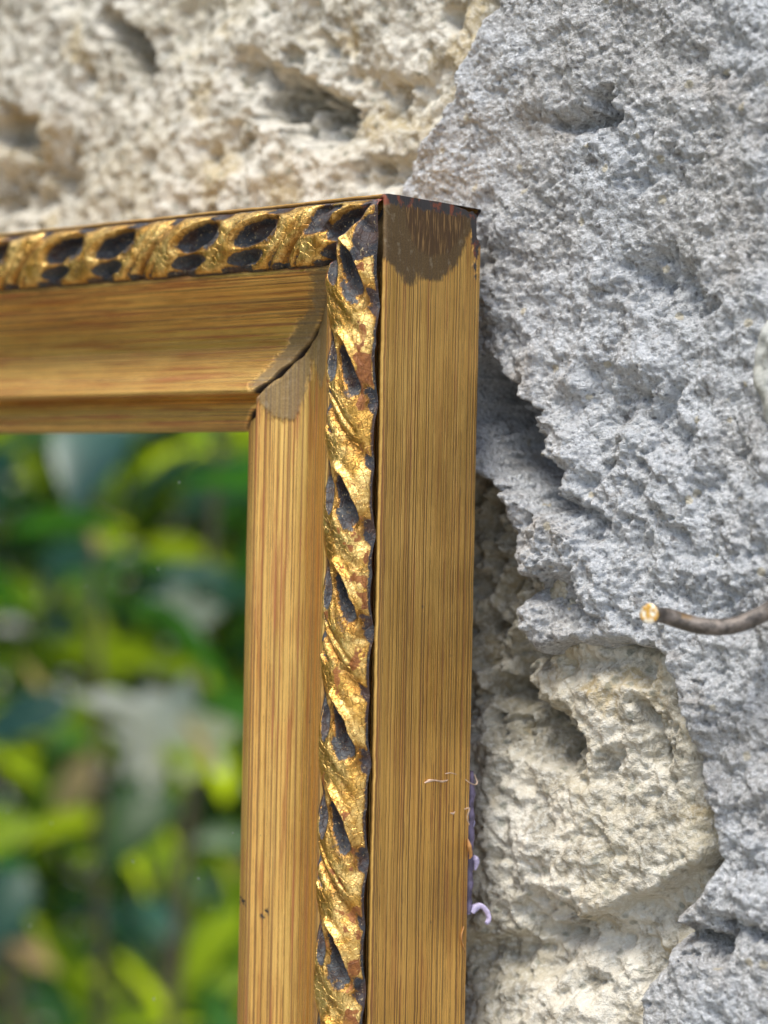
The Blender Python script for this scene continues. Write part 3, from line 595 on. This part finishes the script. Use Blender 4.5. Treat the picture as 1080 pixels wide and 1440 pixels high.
# ---------------------------------------------------------------- garden, seen in the mirror
LM = [mat_leaf('leaf_bright', (.14, .28, .003), (.42, .62, .012), .45, .6), mat_leaf('leaf_green', (.012, .065, .004), (.045, .17, .008), .42, .35),
      mat_leaf('leaf_bluish', (.014, .06, .045), (.035, .12, .085), .32, .2), mat_leaf('leaf_dry', (.40, .22, .08), (.52, .36, .16), .6, .3)]
def leaf_mesh(mat, ln=.062, wd=.026, nm='leaf'):
    V = []; F = []; N = 6
    for i in range(N+1):
        u = i/N; hw = wd/2*math.sin(math.pi*min(1, u**.8))**.85 if 0 < i < N else .0006
        y = u*ln; z = -.012*u*u*ln/.06
        V += [(-hw, y, z+hw*.35), (0, y, z), (hw, y, z+hw*.35)]
    for i in range(N):
        a = i*3; F += [(a, a+1, a+4, a+3), (a+1, a+2, a+5, a+4)]
    me = bpy.data.meshes.new(nm); me.from_pydata(V, [], F); me.materials.append(mat)
    me.polygons.foreach_set('use_smooth', [True]*len(F)); return me
LMe = [leaf_mesh(m, .088, .040) for m in LM]
rg = random.Random(11)
M_bark = mat_simple('bark', (.16, .12, .08), .85, 0, 90, .002, .3)
M_pet = mat_leaf('white_petal', (.80, .82, .74), (.92, .90, .78), .5, .35)
pet_me = leaf_mesh(M_pet, .026, .012, 'petal')
def shrub(loc, label, rad, zc, hh, nleaf, mix, nb):
    sh = thing('garden_shrub', label, 'shrub', loc, group=None)
    br = []
    V = []; F = []
    for k in range(nb):
        an = rg.uniform(0, 6.28); tipr = rg.uniform(.3, 1)*rad; tz = zc+rg.uniform(-.8, 1)*hh
        p0 = np.array([0, 0, 0.]); p1 = np.array([math.cos(an)*tipr*.25, math.sin(an)*tipr*.25, tz*.55]); p2 = np.array([math.cos(an)*tipr, math.sin(an)*tipr, tz])
        C_ = catmull([p0, p1*.6+np.array([rg.uniform(-.03, .03)]*3)*.5, p1, p2], 5); b0 = len(V)
        for i, c_ in enumerate(C_):
            r = .011*(1-i/len(C_))+.0015
            for q in range(5): V.append(c_+r*np.array([math.cos(q*1.2566), math.sin(q*1.2566), 0]))
        for i in range(len(C_)-1):
            for q in range(5): F.append((b0+i*5+q, b0+i*5+(q+1) % 5, b0+(i+1)*5+(q+1) % 5, b0+(i+1)*5+q))
        br.append(C_)
    mesh_obj('stem', V, F, M_bark, sh)
    for k in range(nleaf):
        if rg.random() < .55:
            C_ = rg.choice(br); c_ = C_[rg.randrange(len(C_)//2, len(C_))]; q = [c_[0]+rg.gauss(0, .05), c_[1]+rg.gauss(0, .05), c_[2]+rg.gauss(0, .05)]
        else:
            an = rg.uniform(0, 6.28); r = rad*math.sqrt(rg.random()); q = [r*math.cos(an), r*math.sin(an), zc+rg.uniform(-1, 1)*hh]
        q[2] = min(max(q[2], zc-hh), zc+hh*1.05)
        m = rg.choices(range(4), mix)[0]; o = bpy.data.objects.new('leaf', LMe[m]); S.collection.objects.link(o); o.parent = sh
        o.location = q; o.rotation_euler = (rg.uniform(-.9, .6), rg.uniform(-.8, .8), rg.uniform(0, 6.28)); s_ = rg.uniform(.65, 1.2); o.scale = (s_, s_, s_)
    return sh
def virt(px, py, D):                          # where a thing stands that the mirror shows there
    r = Fv + Rc*(px-540)/FPX - Uc*(py-720)/FPX; r /= np.linalg.norm(r); tm = (7.3-CP[1])/r[1]; v = CP+r*(tm+D); v[1] = 14.6-v[1]; return Vector(W(v))
c1 = virt(190, 1000, 1150); c2 = virt(160, 1000, 1850); c3 = virt(150, 1000, 2700)
s1 = shrub((c1.x, c1.y, -.01), 'nearest leafy shrub reflected in the mirror, with glossy leaves and white blossom', .34, 1.42, .36, 270, (.26, .32, .40, .02), 6)
s2 = shrub((c2.x-.02, c2.y, -.01), 'tall bright green shrub behind the blossoming one, reflected in the mirror', .50, 1.42, .50, 295, (.45, .35, .18, .02), 7)
def blossom(loc, sh, k=5, sc=1.):
    e = bpy.data.objects.new('blossom', None); S.collection.objects.link(e); e.parent = sh; e.location = Vector(loc)-sh.location; e.empty_display_size = .01
    e.rotation_euler = (rg.uniform(.6, 1.6), 0, rg.uniform(-1.2, -.2)); e.scale = (sc,)*3
    for i in range(k):
        o = bpy.data.objects.new('petal', pet_me); S.collection.objects.link(o); o.parent = e; o.rotation_euler = (rg.uniform(-.3, .8), rg.uniform(-.5, .5), i*2*math.pi/k+rg.uniform(-.3, .3)); o.scale = (rg.uniform(.8, 1.5), rg.uniform(.6, 1.2), 1)
for (px, py, D, sc) in ((195, 1000, 830, 1.1), (240, 1040, 850, 1.3), (255, 870, 880, 1.0), (205, 1060, 860, .9), (280, 1050, 860, 1.0)): blossom(virt(px, py, D), s1, 5, sc)
for (px, py, D, rz) in ((290, 1085, 820, .3), (60, 995, 980, .2), (140, 780, 1000, 1)):
    o = bpy.data.objects.new('leaf', LMe[3]); S.collection.objects.link(o); o.parent = s1; o.location = virt(px, py, D)-s1.location; o.rotation_euler = (1.2, .2, rz); o.scale = (.42, .42, .42); o['label'] = 'dry tan leaf'
# hedge mass further off
def hedge(name, cx, cy, L, dep, h, n, mats, label, ang):
    rr = np.random.RandomState(5); u = rr.rand(n, 3); 
    loc = np.stack([(u[:, 0]-.5)*L, (u[:, 1]-.5)*dep+.15*np.sin(u[:, 0]*17), .02+u[:, 2]*h*(.9+.1*np.sin(u[:, 0]*23))], -1)
    bm = np.array([(0, 0, 0), (-.02, .035, .008), (0, .04, 0), (.02, .035, .008), (0, .09, -.01)])
    e = rr.rand(n, 3)*6.28; e[:, 0] = e[:, 0]*.35-1.1; e[:, 1] = e[:, 1]*.3-.9
    cx_, sx = np.cos(e[:, 0]), np.sin(e[:, 0]); cz_, sz = np.cos(e[:, 2]), np.sin(e[:, 2]); cy_, sy = np.cos(e[:, 1]), np.sin(e[:, 1])
    b = np.broadcast_to(bm, (n, 5, 3))*(.6+.7*rr.rand(n, 1, 1))
    x, y, z = b[..., 0], b[..., 1], b[..., 2]
    y, z = y*cx_[:, None]-z*sx[:, None], y*sx[:, None]+z*cx_[:, None]; x, z = x*cy_[:, None]+z*sy[:, None], -x*sy[:, None]+z*cy_[:, None]
    x, y = x*cz_[:, None]-y*sz[:, None], x*sz[:, None]+y*cz_[:, None]
    P_ = np.stack([x, y, z], -1)+loc[:, None]
    i = np.arange(n)[:, None]*5; F = np.concatenate([i+np.array([[0, 1, 2]]), i+np.array([[0, 2, 3]]), i+np.array([[1, 4, 2]]), i+np.array([[2, 4, 3]])], 0)
    o = mesh_obj(name, P_.reshape(-1, 3), F, mats, None)
    mi = np.tile(rr.choice(len(mats), n, p=[.45, .43, .12]), 4); o.data.polygons.foreach_set('material_index', mi.astype(np.int32))
    o.location = (cx, cy, 0); o.rotation_euler = (0, 0, ang); return tag(o, label, 'hedge', kind='stuff')
hedge('hedge', c3.x-.2, c3.y-.2, 4.2, .8, 3.6, 70000, LM[:3], 'dense dark green hedge at the far side of the garden, reflected in the mirror', R_(131))
